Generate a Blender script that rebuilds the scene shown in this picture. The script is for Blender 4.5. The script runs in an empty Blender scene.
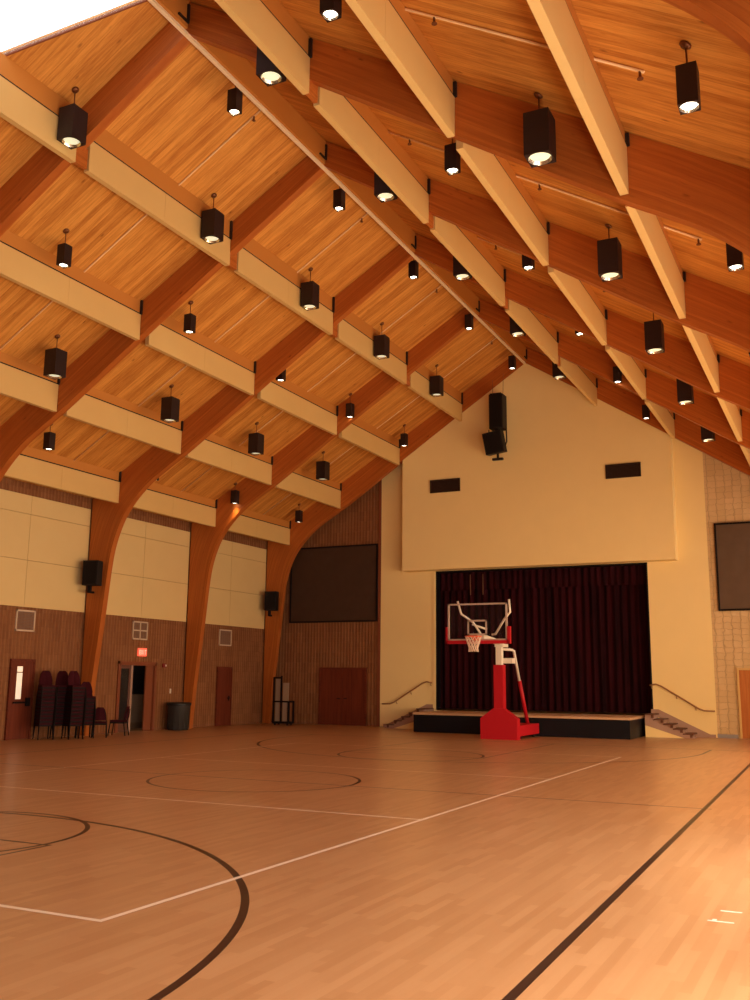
import bpy, math, random
from mathutils import Matrix, Vector
random.seed(7)
S = bpy.context.scene
COL = S.collection
PI = math.pi

# ------------------------------------------------------------------ layout (metres; Y runs down the hall, Z up)
XC = -10.20                 # centre line of the hall
Y0, BAY, TF = 33.367, 5.1715, 0.20   # near face of the last arch, arch spacing, arch thickness
XL, XR = -21.43, XC + 11.23
YB = 33.93                  # back wall
YF = -3.6                   # wall behind the viewer
def arch_y(k): return Y0 - k * BAY - (.06 if k == 5 else 0)
def deck_z(dx): return 14.15 - 0.6 * abs(dx)
ROWS = [(2.59, 11.506, 12.17), (5.219, 10.028, 10.69), (7.81, 8.476, 9.20), (10.135, 7.12, 7.79)]

# ------------------------------------------------------------------ mesh builder
class MB:
    def __init__(s): s.v = []; s.f = []; s.uv = []; s.sm = []
    def face(s, pts, uv=None, smooth=False):
        n = len(s.v); s.v += [tuple(p) for p in pts]; s.f.append(tuple(range(n, n + len(pts))))
        s.uv.append(uv or [(0, 0)] * len(pts)); s.sm.append(smooth); return s
    def box(s, x0, x1, y0, y1, z0, z1, along='x'):
        c = [(x0,y0,z0),(x1,y0,z0),(x1,y1,z0),(x0,y1,z0),(x0,y0,z1),(x1,y0,z1),(x1,y1,z1),(x0,y1,z1)]
        for q in ((0,3,2,1),(4,5,6,7),(0,1,5,4),(1,2,6,5),(2,3,7,6),(3,0,4,7)):
            ps = [c[i] for i in q]
            if along == 'x': uv = [(p[0], p[1] + p[2]) for p in ps]
            elif along == 'y': uv = [(p[1], p[0] + p[2]) for p in ps]
            else: uv = [(p[2], p[0] + p[1]) for p in ps]
            s.face(ps, uv)
        return s
    def obox(s, mat, sx, sy, sz):
        c = [mat @ Vector((a*sx/2, b*sy/2, d*sz/2)) for d in (-1,1) for a, b in ((-1,-1),(1,-1),(1,1),(-1,1))]
        for q in ((0,3,2,1),(4,5,6,7),(0,1,5,4),(1,2,6,5),(2,3,7,6),(3,0,4,7)): s.face([c[i] for i in q])
        return s
    def prism(s, poly, axis, a0, a1):
        # poly: 2-D outline, extruded along axis from a0 to a1
        def P(p, a):
            return {'y': (p[0], a, p[1]), 'x': (a, p[0], p[1]), 'z': (p[0], p[1], a)}[axis]
        s.face([P(p, a0) for p in poly]); s.face([P(p, a1) for p in reversed(poly)])
        n = len(poly)
        for i in range(n):
            p, q = poly[i], poly[(i+1) % n]
            s.face([P(q, a0), P(p, a0), P(p, a1), P(q, a1)])
        return s
    def tube(s, path, r, n=10, closed=False):
        path = [Vector(p) for p in path]; m = len(path); rings = []
        rr = r if isinstance(r, (list, tuple)) else [r] * m
        up = None
        for i, p in enumerate(path):
            if closed: t = (path[(i+1) % m] - path[i-1]).normalized()
            else: t = (path[min(i+1, m-1)] - path[max(i-1, 0)]).normalized()
            if up is None:
                up = Vector((0,0,1)) if abs(t.z) < .9 else Vector((1,0,0))
            a = t.cross(up).normalized(); b = a.cross(t).normalized(); up = b
            rings.append([p + (a*math.cos(2*PI*k/n) + b*math.sin(2*PI*k/n)) * rr[i] for k in range(n)])
        base = len(s.v)
        for R_ in rings: s.v += [tuple(q) for q in R_]
        for i in range(m if closed else m-1):
            j = (i+1) % m
            for k in range(n):
                l = (k+1) % n
                s.f.append((base+i*n+k, base+i*n+l, base+j*n+l, base+j*n+k)); s.uv.append([(0,0)]*4); s.sm.append(True)
        if not closed:
            s.f.append(tuple(base+k for k in reversed(range(n)))); s.uv.append([(0,0)]*n); s.sm.append(False)
            s.f.append(tuple(base+(m-1)*n+k for k in range(n))); s.uv.append([(0,0)]*n); s.sm.append(False)
        return s
    def lathe(s, prof, n=24, c=(0,0,0), caps=True):
        base = len(s.v); m = len(prof)
        for r, z in prof: s.v += [(c[0]+r*math.cos(2*PI*k/n), c[1]+r*math.sin(2*PI*k/n), c[2]+z) for k in range(n)]
        for i in range(m-1):
            for k in range(n):
                l = (k+1) % n
                s.f.append((base+i*n+k, base+i*n+l, base+(i+1)*n+l, base+(i+1)*n+k)); s.uv.append([(0,0)]*4); s.sm.append(True)
        if caps:
            s.f.append(tuple(base+k for k in reversed(range(n)))); s.uv.append([(0,0)]*n); s.sm.append(False)
            s.f.append(tuple(base+(m-1)*n+k for k in range(n))); s.uv.append([(0,0)]*n); s.sm.append(False)
        return s
    def build(s, name, mat, parent=None, loc=None, bevel=0, label=None):
        me = bpy.data.meshes.new(name); me.from_pydata(s.v, [], s.f)
        ul = me.uv_layers.new(name='UVMap')
        i = 0
        for uv in s.uv:
            for u in uv: ul.data[i].uv = u; i += 1
        for p, sm in zip(me.polygons, s.sm): p.use_smooth = sm
        me.materials.append(mat); me.update()
        o = bpy.data.objects.new(name, me); COL.objects.link(o)
        if parent is not None: o.parent = parent
        if loc is not None: o.location = loc
        if bevel:
            b = o.modifiers.new('Bevel', 'BEVEL'); b.width = bevel; b.segments = 2; b.limit_method = 'ANGLE'
        if label: o['label'] = label
        return o

def tag(o, label, cat, group=None):
    o['label'] = label; o['category'] = cat
    if group: o['group'] = group
    return o
def thing(name, label, cat, loc=(0,0,0), rotz=0, group=None):
    o = bpy.data.objects.new(name, None); COL.objects.link(o); o.empty_display_size = .2
    o.location = loc; o.rotation_euler = (0, 0, rotz)
    return tag(o, label, cat, group)
def struct(o): o['kind'] = 'structure'; return o
def sempty(name, loc=(0,0,0)):
    o = bpy.data.objects.new(name, None); COL.objects.link(o); o.location = loc; return struct(o)
def kids(o): return [c for c in ALLK.get(o.name, [])]
ALLK = {}
def copy_tree(o, parent=None):
    c = o.copy(); COL.objects.link(c)
    if parent is not None: c.parent = parent
    for ch in [x for x in bpy.data.objects if x.parent == o]: copy_tree(ch, c)
    return c

# ------------------------------------------------------------------ materials
class NT:
    def __init__(s, name, rough=.6, spec=.3, metal=0):
        s.m = bpy.data.materials.new(name); s.m.use_nodes = True
        s.t = s.m.node_tree; s.b = s.t.nodes['Principled BSDF']
        s.b.inputs['Roughness'].default_value = rough; s.b.inputs['Metallic'].default_value = metal
        s.b.inputs['Specular IOR Level'].default_value = spec
    def n(s, kind, **kw):
        x = s.t.nodes.new(kind)
        for k, v in kw.items(): setattr(x, k, v)
        return x
    def link(s, a, b): s.t.links.new(a, b)
    def put(s, sock, v):
        if hasattr(v, 'is_linked') or isinstance(v, bpy.types.NodeSocket): s.link(v, sock)
        else: sock.default_value = v
    def m_(s, op, a, b=0.0, c=None, clamp=False):
        x = s.n('ShaderNodeMath', operation=op); x.use_clamp = clamp
        s.put(x.inputs[0], a); s.put(x.inputs[1], b)
        if c is not None: s.put(x.inputs[2], c)
        return x.outputs[0]
    def mix(s, f, a, b, blend='MIX'):
        x = s.n('ShaderNodeMix', data_type='RGBA', blend_type=blend)
        s.put(x.inputs[0], f); s.put(x.inputs[6], a); s.put(x.inputs[7], b)
        return x.outputs[2]
    def xyz(s, sock):
        x = s.n('ShaderNodeSeparateXYZ'); s.link(sock, x.inputs[0]); return x.outputs
    def comb(s, a, b, c=0.0):
        x = s.n('ShaderNodeCombineXYZ'); s.put(x.inputs[0], a); s.put(x.inputs[1], b); s.put(x.inputs[2], c); return x.outputs[0]
    def coord(s, k='Object'): return s.n('ShaderNodeTexCoord').outputs[k]
    def noise(s, vec, scale=1.0, detail=3, rough=.5):
        x = s.n('ShaderNodeTexNoise'); s.link(vec, x.inputs['Vector']); x.inputs['Scale'].default_value = scale
        x.inputs['Detail'].default_value = detail; x.inputs['Roughness'].default_value = rough; return x.outputs[0]
    def white(s, v):
        x = s.n('ShaderNodeTexWhiteNoise', noise_dimensions='1D'); s.link(v, x.inputs['W']); return x.outputs[0]
    def bump(s, h, dist=.01, strength=1):
        x = s.n('ShaderNodeBump'); s.link(h, x.inputs['Height']); x.inputs['Distance'].default_value = dist
        x.inputs['Strength'].default_value = strength; s.link(x.outputs[0], s.b.inputs['Normal'])
    def color(s, c): s.put(s.b.inputs['Base Color'], c); return s
def rgb(r, g, b): return (r, g, b, 1)

def plain(name, c, rough=.6, spec=.3, metal=0, var=.06, scale=6, bump=0):
    n = NT(name, rough, spec, metal)
    t = n.noise(n.coord(), scale, 4)
    k = n.m_('MULTIPLY_ADD', t, var*2, 1-var)
    cc = n.n('ShaderNodeCombineColor')
    for i in range(3): n.put(cc.inputs[i], n.m_('MULTIPLY', k, c[i]))
    n.color(cc.outputs[0])
    if bump: n.bump(t, bump)
    return n.m
def emit(name, c, s):
    n = NT(name); n.color(rgb(*c)); n.b.inputs['Emission Color'].default_value = rgb(*c); n.b.inputs['Emission Strength'].default_value = s
    return n.m

def wood(name, light, dark, plank, grain=1.0, var=.35, knots=.5, seam=.35, rough=.55, spec=.25, blen=0, streak=(1.2, 16)):
    n = NT(name, rough, spec)
    u, v, _ = n.xyz(n.coord('UV'))
    row = n.m_('FLOOR', n.m_('DIVIDE', v, plank))
    r1 = n.white(row)
    idv = row
    if blen:
        seg = n.m_('FLOOR', n.m_('ADD', n.m_('DIVIDE', u, blen), n.m_('MULTIPLY', r1, 7.3)))
        idv = n.m_('ADD', n.m_('MULTIPLY', row, 13.7), n.m_('MULTIPLY', seg, 3.31))
        r1 = n.white(idv)
    off = n.m_('MULTIPLY', r1, 31.7)
    g = n.noise(n.comb(n.m_('MULTIPLY', u, streak[0]), n.m_('MULTIPLY', v, streak[1]), off), grain, 5, .65)
    f = n.m_('ADD', n.m_('MULTIPLY', n.m_('SUBTRACT', r1, .5), var*1.6), n.m_('MULTIPLY', n.m_('SUBTRACT', g, .5), 2.2))
    f = n.m_('ADD', f, .45, clamp=True)
    c = n.mix(f, rgb(*light), rgb(*dark))
    if knots:
        vo = n.n('ShaderNodeTexVoronoi'); vo.inputs['Scale'].default_value = 1.0
        n.link(n.comb(n.m_('MULTIPLY', u, 1.35), n.m_('MULTIPLY', v, 3.1), n.m_('MULTIPLY', off, .2)), vo.inputs['Vector'])
        k = n.m_('SUBTRACT', 1.0, n.m_('DIVIDE', vo.outputs['Distance'], .11), clamp=True)
        gate = n.m_('GREATER_THAN', n.xyz(vo.outputs['Color'])[0], .3)
        c = n.mix(n.m_('MULTIPLY', n.m_('MULTIPLY', k, gate), knots), c, rgb(dark[0]*.3, dark[1]*.22, dark[2]*.2))
    if seam:
        fr = n.m_('FRACT', n.m_('DIVIDE', v, plank))
        sm = n.m_('LESS_THAN', fr, .06)
        c = n.mix(n.m_('MULTIPLY', sm, seam), c, rgb(dark[0]*.45, dark[1]*.4, dark[2]*.4))
    n.color(c); n.bump(g, .002)
    return n.m

M = {}
M['deck'] = wood('pine_decking', (.72,.335,.070), (.43,.150,.024), .13, var=.4, knots=.85, seam=.30, streak=(1.6, 22))
M['glulam'] = wood('laminated_timber', (.53,.160,.029), (.35,.088,.015), .045, var=.22, knots=.8, seam=.22, streak=(.6, 14), rough=.45)
M['beamwood'] = wood('purlin_timber', (.68,.30,.065), (.48,.18,.035), .09, var=.25, knots=.5, seam=.1, streak=(.6, 12))
M['doorwood'] = wood('stained_door_veneer', (.17,.036,.016), (.09,.017,.009), .4, var=.2, knots=0, seam=0, streak=(.8, 14), rough=.4)
M['doororange'] = wood('oak_door_veneer', (.56,.20,.05), (.38,.11,.03), .4, var=.2, knots=0, seam=0, streak=(.8, 14), rough=.4)
M['cream'] = plain('cream_casing', (.69,.465,.175), .6, var=.03, scale=2)
M['strip'] = plain('pale_strip', (.90,.74,.50), .5, var=.03)
M['plaster'] = plain('cream_plaster', (.90,.71,.33), .8, var=.03, scale=1.5)
M['plasterdim'] = plain('beige_plaster', (.72,.50,.27), .8, var=.03, scale=1.5)
M['black'] = plain('black_steel', (.010,.007,.007), .7, .15)
M['lampbox'] = plain('bronze_black_housing', (.022,.011,.010), .5, .35, var=.2)
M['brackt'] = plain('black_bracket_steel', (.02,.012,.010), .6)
M['bronze'] = plain('bronze_canopy', (.18,.07,.03), .4, metal=.6)
M['grey'] = plain('grey_base', (.32,.30,.30), .6)
M['white'] = plain('white_paint', (.75,.68,.58), .45)
M['boardframe'] = plain('dull_white_border', (.46,.35,.29), .5)
M['whitepipe'] = plain('cream_pipe', (.85,.58,.30), .5)
M['red'] = plain('red_vinyl_padding', (.44,.007,.016), .5, .3, var=.05)
M['alarm'] = plain('dark_red_alarm', (.20,.015,.012), .5)
M['orange'] = plain('orange_rim_paint', (.80,.13,.05), .4)
M['net'] = plain('white_cord', (.80,.62,.50), .8)
M['maroon'] = plain('maroon_fabric', (.042,.005,.009), .9, .1, var=.2, scale=30)
M['trimwood'] = plain('reddish_trim', (.22,.065,.028), .5)
M['panelgrey'] = plain('dark_grey_fabric', (.070,.038,.024), .9, .1, var=.15, scale=3)
M['panelgreyr'] = plain('grey_brown_fabric', (.13,.085,.055), .9, .1, var=.15, scale=3)
M['can'] = plain('grey_plastic', (.035,.032,.030), .5, .4)
M['canlid'] = plain('black_plastic', (.012,.010,.010), .5, .4)
M['stageblk'] = plain('black_laminate', (.006,.0055,.009), .55, .2)
M['stagetop'] = wood('stage_floor_wood', (.62,.40,.24), (.48,.29,.16), .08, var=.2, knots=0, seam=.1)
M['stepdark'] = plain('dark_tread', (.13,.055,.035), .6)
M['stringer'] = plain('taupe_stringer', (.40,.25,.19), .7)
M['rail'] = plain('brown_handrail', (.38,.19,.08), .45, metal=.3)
M['louver'] = plain('dark_louvre_metal', (.035,.016,.010), .6)
M['grille'] = plain('wall_grille_metal', (.20,.12,.085), .6)
M['grilleframe'] = plain('cream_grille_frame', (.62,.47,.33), .5)
M['speaker'] = plain('black_speaker_cabinet', (.010,.008,.009), .6)
M['screenblk'] = plain('dark_glass', (.02,.018,.02), .15, .6)
M['frontwall'] = plain('dark_stained_boards', (.10,.05,.03), .8)
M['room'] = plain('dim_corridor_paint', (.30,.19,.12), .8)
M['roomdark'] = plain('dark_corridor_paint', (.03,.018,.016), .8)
M['tan'] = plain('beige_board', (.36,.25,.17), .8)

def mat_block(name, light, dark, cu=.20, cv=.2, groove=.06, ribs=True):
    # masonry of split ribbed blocks: vertical grooves, faint courses and blotches
    n = NT(name, .85, .15)
    x, y, z = n.xyz(n.coord())
    h = n.m_('ADD', x, y)
    wob = n.noise(n.comb(h, z, 0.0), 5.0, 2)
    wob2 = n.noise(n.comb(h, z, 7.0), 5.0, 2)
    if not ribs:
        h = n.m_('ADD', h, n.m_('MULTIPLY', wob, .16)); z = n.m_('ADD', z, n.m_('MULTIPLY', wob2, .16))
    fr = n.m_('FRACT', n.m_('DIVIDE', h, cu))
    fv = n.m_('FRACT', n.m_('DIVIDE', z, cv))
    a = n.m_('SINE', n.m_('MULTIPLY', h, 2*PI/cu))
    rnd = n.white(n.m_('ADD', n.m_('FLOOR', n.m_('DIVIDE', h, cu)), n.m_('MULTIPLY', n.m_('FLOOR', n.m_('DIVIDE', z, cv*2)), 7.7)))
    blot = n.noise(n.comb(h, n.m_('MULTIPLY', z, .6), 0.0), 1.6, 5, .7)
    g1 = n.m_('LESS_THAN', fr, groove); g2 = n.m_('LESS_THAN', fv, groove*.6)
    f = n.m_('ADD', n.m_('MULTIPLY', rnd, .35), n.m_('MULTIPLY', blot, .75))
    if ribs: f = n.m_('ADD', f, n.m_('MULTIPLY', a, .22))
    f = n.m_('SUBTRACT', f, .05)
    c = n.mix(n.m_('ADD', f, 0, clamp=True), rgb(*dark), rgb(*light))
    gg = n.m_('MAXIMUM', n.m_('MULTIPLY', g1, .35 if not ribs else .3), n.m_('MULTIPLY', g2, .35 if not ribs else .12))
    c = n.mix(gg, c, rgb(*[q*.5 for q in dark]))
    n.color(c)
    n.bump(n.m_('SUBTRACT', n.m_('ADD', n.m_('MULTIPLY', a, .5 if ribs else .25), blot), n.m_('MAXIMUM', g1, n.m_('MULTIPLY', g2, .4))), .015)
    return n.m
M['block'] = mat_block('ribbed_block_masonry', (.32,.140,.058), (.18,.068,.028), .135, .2, .14)
M['blockr'] = mat_block('ochre_block_masonry', (.76,.56,.30), (.58,.40,.20), .27, .2, .12, ribs=False)

# floor: maple strips and painted court lines
def mat_floor():
    n = NT('maple_floor_with_court_lines', .32, .35)
    x, y, z = n.xyz(n.coord())
    strip = n.m_('FLOOR', n.m_('DIVIDE', x, .075))
    r0 = n.white(strip)
    seg = n.m_('FLOOR', n.m_('ADD', n.m_('DIVIDE', y, .75), n.m_('MULTIPLY', r0, 9.1)))
    r = n.white(n.m_('ADD', n.m_('MULTIPLY', strip, 17.3), n.m_('MULTIPLY', seg, 2.77)))
    g = n.noise(n.comb(n.m_('MULTIPLY', x, 22), n.m_('MULTIPLY', y, 2.0), n.m_('MULTIPLY', r, 9)), 1.0, 4, .6)
    f = n.m_('ADD', n.m_('MULTIPLY', r, .7), n.m_('MULTIPLY', g, .4), clamp=True)
    c = n.mix(f, rgb(.52,.285,.14), rgb(.40,.195,.085))
    big = n.noise(n.comb(x, y, 0.0), .35, 3)
    c = n.mix(n.m_('MULTIPLY', big, .18), c, rgb(.42,.20,.09))
    def adiff(a, v): return n.m_('ABSOLUTE', n.m_('SUBTRACT', a, v))
    def boxsdf(cx, cy, hx, hy): return n.m_('MAXIMUM', n.m_('SUBTRACT', adiff(x, cx), hx), n.m_('SUBTRACT', adiff(yy if cy is None else y, cy if cy is not None else 0), hy))
    def band(sdf, w): return n.m_('LESS_THAN', n.m_('ABSOLUTE', sdf), w/2)
    def length(a, b): return n.m_('SQRT', n.m_('ADD', n.m_('MULTIPLY', a, a), n.m_('MULTIPLY', b, b)))
    def union(l):
        o = l[0]
        for q in l[1:]: o = n.m_('MAXIMUM', o, q)
        return o
    # volleyball court, white
    vx, vy = -9.64, 14.91
    vin = n.m_('LESS_THAN', boxsdf(vx, vy, 4.5, 9.0), 0)
    white = union([band(boxsdf(vx, vy, 4.5, 9.0), .055),
                   n.m_('MULTIPLY', vin, band(n.m_('SUBTRACT', adiff(y, vy), 3.0), .05))])
    # basketball court, dark; folded about the half-way line
    bx, by, hw, hl = -9.68, 14.95, 7.73, 12.85
    ax = adiff(x, bx)
    e = n.m_('SUBTRACT', hl, adiff(y, by))          # distance from the end line
    inside = n.m_('MULTIPLY', n.m_('LESS_THAN', ax, hw), n.m_('GREATER_THAN', e, 0))
    ax2 = adiff(n.m_('ADD', x, n.m_('MULTIPLY', n.m_('SUBTRACT', y, 5.6), .017)), bx)
    outer = band(n.m_('MAXIMUM', n.m_('SUBTRACT', ax2, 7.79), n.m_('MULTIPLY', e, -1)), .07)
    ft = length(ax, n.m_('SUBTRACT', e, 6.05))
    tp = length(ax, n.m_('MAXIMUM', n.m_('SUBTRACT', e, 1.5), 0.0))
    lane = n.m_('MAXIMUM', n.m_('SUBTRACT', ax, 1.83), n.m_('SUBTRACT', e, 6.05))
    cc = length(ax, n.m_('SUBTRACT', e, hl))
    blk = union([outer, n.m_('MULTIPLY', inside, union([
        band(n.m_('SUBTRACT', y, by), .05), band(n.m_('SUBTRACT', ft, 1.74), .06),
        band(n.m_('SUBTRACT', tp, 6.12), .07), band(lane, .05), band(n.m_('SUBTRACT', cc, 1.86), .055)]))])
    c = n.mix(blk, c, rgb(.018,.005,.006))
    c = n.mix(n.m_('MULTIPLY', white, .9), c, rgb(.86,.72,.60))
    n.color(c)
    gap = n.m_('LESS_THAN', n.m_('FRACT', n.m_('DIVIDE', x, .075)), .04)
    n.bump(n.m_('ADD', n.m_('MULTIPLY', g, .25), n.m_('MULTIPLY', big, 2.0)), .0012)
    n.b.inputs['Coat Weight'].default_value = .12; n.b.inputs['Coat Roughness'].default_value = .2
    return n.m
M['floor'] = mat_floor()

def mat_panel():
    n = NT('woven_acoustic_fabric', .85, .15)
    x, y, z = n.xyz(n.coord())
    t = n.noise(n.comb(y, z, x), 1.2, 4)
    n.color(n.mix(n.m_('MULTIPLY', t, .5), rgb(.74,.55,.25), rgb(.64,.46,.20)))
    return n.m
M['acoustic'] = mat_panel()
def mat_curtain():
    n = NT('dark_maroon_velvet', .95, .08)
    x, y, z = n.xyz(n.coord())
    t = n.noise(n.comb(n.m_('MULTIPLY', x, 3), n.m_('MULTIPLY', z, .12), 0.0), 1.6, 4)
    n.color(n.mix(n.m_('MULTIPLY_ADD', t, 2.2, -.65, clamp=True), rgb(.006,.0025,.004), rgb(.045,.005,.009)))
    return n.m
M['curtain'] = mat_curtain()
M['metalhalide'] = emit('cool_lamp_glow', (.86,.95,.70), .55)
M['warmglow'] = emit('warm_lamp_glow', (1,.90,.72), 9)
M['reflector'] = plain('faceted_reflector', (.75,.74,.62), .2, .6, metal=.9)
M['exit'] = emit('exit_sign_glow', (1,.13,.07), 1.1)
M['exitletter'] = emit('exit_letter_glow', (1,.42,.30), 1.3)
M['litglass'] = emit('daylit_door_glass', (1,.90,.70), .42)
def mat_glass():
    n = NT('clear_backboard_acrylic', .05, .5); n.color(rgb(.12,.12,.12))
    n.b.inputs['Alpha'].default_value = .03; n.b.inputs['Specular IOR Level'].default_value = .1
    return n.m
M['glass'] = mat_glass()
def mat_pane():
    n = NT('translucent_window_pane', .3, .4); n.color(rgb(.9,.92,.9)); n.b.inputs['Alpha'].default_value = .15
    return n.m
M['pane'] = mat_pane()

# ------------------------------------------------------------------ room shell
T = .3
struct(MB().box(XL-T, XR+T, YF-T, YB+3.2, -.2, 0).build('floor', M['floor']))
# roof deck: two slopes, with a glazed opening in the near part of the left slope
def slope(mb, side, d0, d1, y0, y1, th=.14):
    sl = math.hypot(1, .6)
    def P(d, y, up): return (XC + side*d, y, deck_z(d) + up)
    c = {(a, b, u): P(d, y, u*th) for a, d in ((0, d0), (1, d1)) for b, y in ((0, y0), (1, y1)) for u in (0, 1)}
    def F(keys): mb.face([c[k] for k in keys], [((d0, d1)[k[0]]*sl, (y0, y1)[k[1]] + k[2]*th + (40 if side > 0 else 0)) for k in keys])
    F([(0,0,0),(1,0,0),(1,1,0),(0,1,0)]); F([(0,0,1),(0,1,1),(1,1,1),(1,0,1)])
    F([(0,0,0),(0,0,1),(1,0,1),(1,0,0)]); F([(0,1,0),(1,1,0),(1,1,1),(0,1,1)])
    F([(0,0,0),(0,1,0),(0,1,1),(0,0,1)]); F([(1,0,0),(1,0,1),(1,1,1),(1,1,0)])
mb = MB()
SKY0, SKY1, SKD0, SKD1 = 7.9, 11.42, .12, 6.6
slope(mb, 1, 0, 11.6, YF-T, YB+T)
slope(mb, -1, 0, 11.6, 12.62, YB+T)
slope(mb, -1, 0, 11.6, YF-T, SKY0)
slope(mb, -1, 0, .06, SKY0, 12.62); slope(mb, -1, 6.6, 11.6, SKY0, 12.62)
def dy(d): return 12.30 - .575*(d-.06)
def slpoly(mbx, P, up, th, uo=0):
    lo = [Vector((XC-d, y, deck_z(d)+up)) for d, y in P]; hi = [p+Vector((0,0,th)) for p in lo]
    uv = [(d*1.166, y) for d, y in P]
    mbx.face(lo, uv); mbx.face(hi[::-1], uv[::-1]); n = len(P)
    for i in range(n): j = (i+1) % n; mbx.face([lo[j], lo[i], hi[i], hi[j]], [uv[j], uv[i], uv[i], uv[j]])
slpoly(mb, [(.06, 12.62), (6.6, 12.62), (6.6, dy(6.6)), (.06, dy(.06))], 0, .14)
struct(mb.build('ceiling', M['deck']))
w = sempty('window_1', (0, 0, 0))
fr = MB()
slpoly(fr, [(.06, dy(.06)-.03), (.06, dy(.06)), (6.6, dy(6.6)), (6.6, dy(6.6)-.03)], .0, .06)
slpoly(fr, [(.06, SKY0), (.06, SKY0+.05), (6.6, SKY0+.05), (6.6, SKY0)], .0, .06)
slpoly(fr, [(.06, SKY0+.05), (.06, dy(.06)-.03), (.09, dy(.09)-.03), (.09, SKY0+.05)], .0, .06)
slpoly(fr, [(6.55, SKY0+.05), (6.55, dy(6.55)-.03), (6.6, dy(6.6)-.03), (6.6, SKY0+.05)], .0, .06)
fr.build('window_frame', M['trimwood'], w)
g = MB(); slpoly(g, [(.09, SKY0+.05), (.09, dy(.09)-.03), (6.55, dy(6.55)-.03), (6.55, SKY0+.05)], .02, .01)
g.build('pane', M['pane'], w)

# left wall of block masonry with a doorway (door_2)
D2 = (24.80, 26.62, 2.2)
TL = .14
wz = 7.36
mb = MB()
mb.box(XL-TL, XL, YF-T, D2[0], 0, wz).box(XL-TL, XL, D2[0], D2[1], D2[2], wz).box(XL-TL, XL, D2[1], YB+.1, 0, wz)
struct(mb.build('wall_left', M['block']))
mb = MB()
WIN = []
for k in range(0, 7):
    a, b = arch_y(k+1)+TF+.3, arch_y(k)-.3
    WIN.append((max(a, YF+.2), b))
# right wall: masonry below, unseen windows above, added for side light
GD = [(-2.6, 1.6), (3.0, 6.8), (8.2, 12.2), (13.6, 17.2), (18.8, 22.4), (24.0, 27.6)]  # unseen glazed doors, added in nearly every bay for low side light
pr = YF-T
for a, b in GD: mb.box(XR, XR+T, pr, a, 0, 3.6).box(XR, XR+T, a, b, 2.7, 3.6); pr = b
mb.box(XR, XR+T, pr, YB+.1, 0, 3.6)
mb.box(XR, XR+T, YF-T, YB+.1, 6.75, wz)
prev = YF-T
for a, b in sorted(WIN):
    mb.box(XR, XR+T, prev, a, 3.6, 6.75); prev = b
mb.box(XR, XR+T, prev, YB+.1, 3.6, 6.75)
struct(mb.build('wall_right', M['blockr']))
for i, (a, b) in enumerate(sorted(WIN)):
    w = sempty('window_%d' % (i+2), (XR, (a+b)/2, 3.6)); h = (b-a)/2
    f = MB()
    f.box(.05, .15, -h, h, 0, .08).box(.05, .15, -h, h, 3.07, 3.15)
    for yy in (-h, -h/3-.03, h/3-.03, h-.06): f.box(.05, .15, yy, yy+.06, 0, 3.15)
    f.box(.05, .15, -h, h, 1.5, 1.56)
    f.build('window_frame', M['trimwood'], w)
    MB().box(.095, .105, -h, h, .05, 3.1).build('pane', M['pane'], w)
for i, (a, b) in enumerate(GD):
    w = sempty('door_%d' % (i+6), (XR, (a+b)/2, 0)); h = (b-a)/2
    f = MB().box(.05, .15, -h, h, 2.6, 2.7).box(.05, .15, -h, h, 0, .12)
    for yy in (-h, -h/2-.04, -.05, h/2-.04, h-.08): f.box(.05, .15, yy, yy+.08, .12, 2.6)
    f.build('door_frame', M['trimwood'], w); MB().box(.095, .105, -h, h, .1, 2.62).build('pane', M['pane'], w)
# wall behind the viewer
mb = MB(); gz = [(XL-T, 0), (XR+T, 0), (XR+T, 7.3), (XC, 14.3), (XL-T, 7.3)]
mb.prism(gz, 'y', YF-T, YF); struct(mb.build('wall_front', M['frontwall']))

# back wall: masonry sides, cream plaster centre with the stage opening
OX0, OX1, OZ0, OZ1 = XC-3.86, XC+4.06, .70, 5.85
struct(MB().box(XL-T, XC-6.25, YB, YB+T, 0, 10.35).build('wall_back', M['block']))
mb = MB()
mb.prism([(XC+6.08, 0), (XR+T, 0), (XR+T, 7.3), (XC+6.08, 10.45)], 'y', YB, YB+T)
struct(mb.build('wall_back', M['blockr']))
mb = MB()
e = YB-.02
mb.prism([(XC-6.25, 0), (OX0, 0), (OX0, 11.8), (XC-6.25, 10.35)], 'y', e, YB+T)
mb.prism([(OX1, 0), (XC+6.08, 0), (XC+6.08, 10.45), (OX1, 11.7)], 'y', e, YB+T)
mb.prism([(OX0, OZ1), (OX1, OZ1), (OX1, 11.7), (XC, 14.1), (OX0, 11.75)], 'y', e, YB+T)
mb.box(OX0, OX1, e, YB+T, 0, OZ0)
struct(mb.build('wall_stage', M['plaster']))
# projecting upper wall panel
PD = .55
mb = MB()
mb.prism([(XC-5.04, 5.86), (XC+5.10, 5.86), (XC+5.10, 10.175), (XC+2.5, 11.87), (XC, 13.49), (XC-2.5, 11.87), (XC-5.04, 10.21)], 'y', YB-PD, YB-.02)
struct(mb.build('wall_bulkhead', M['plaster']))
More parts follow.
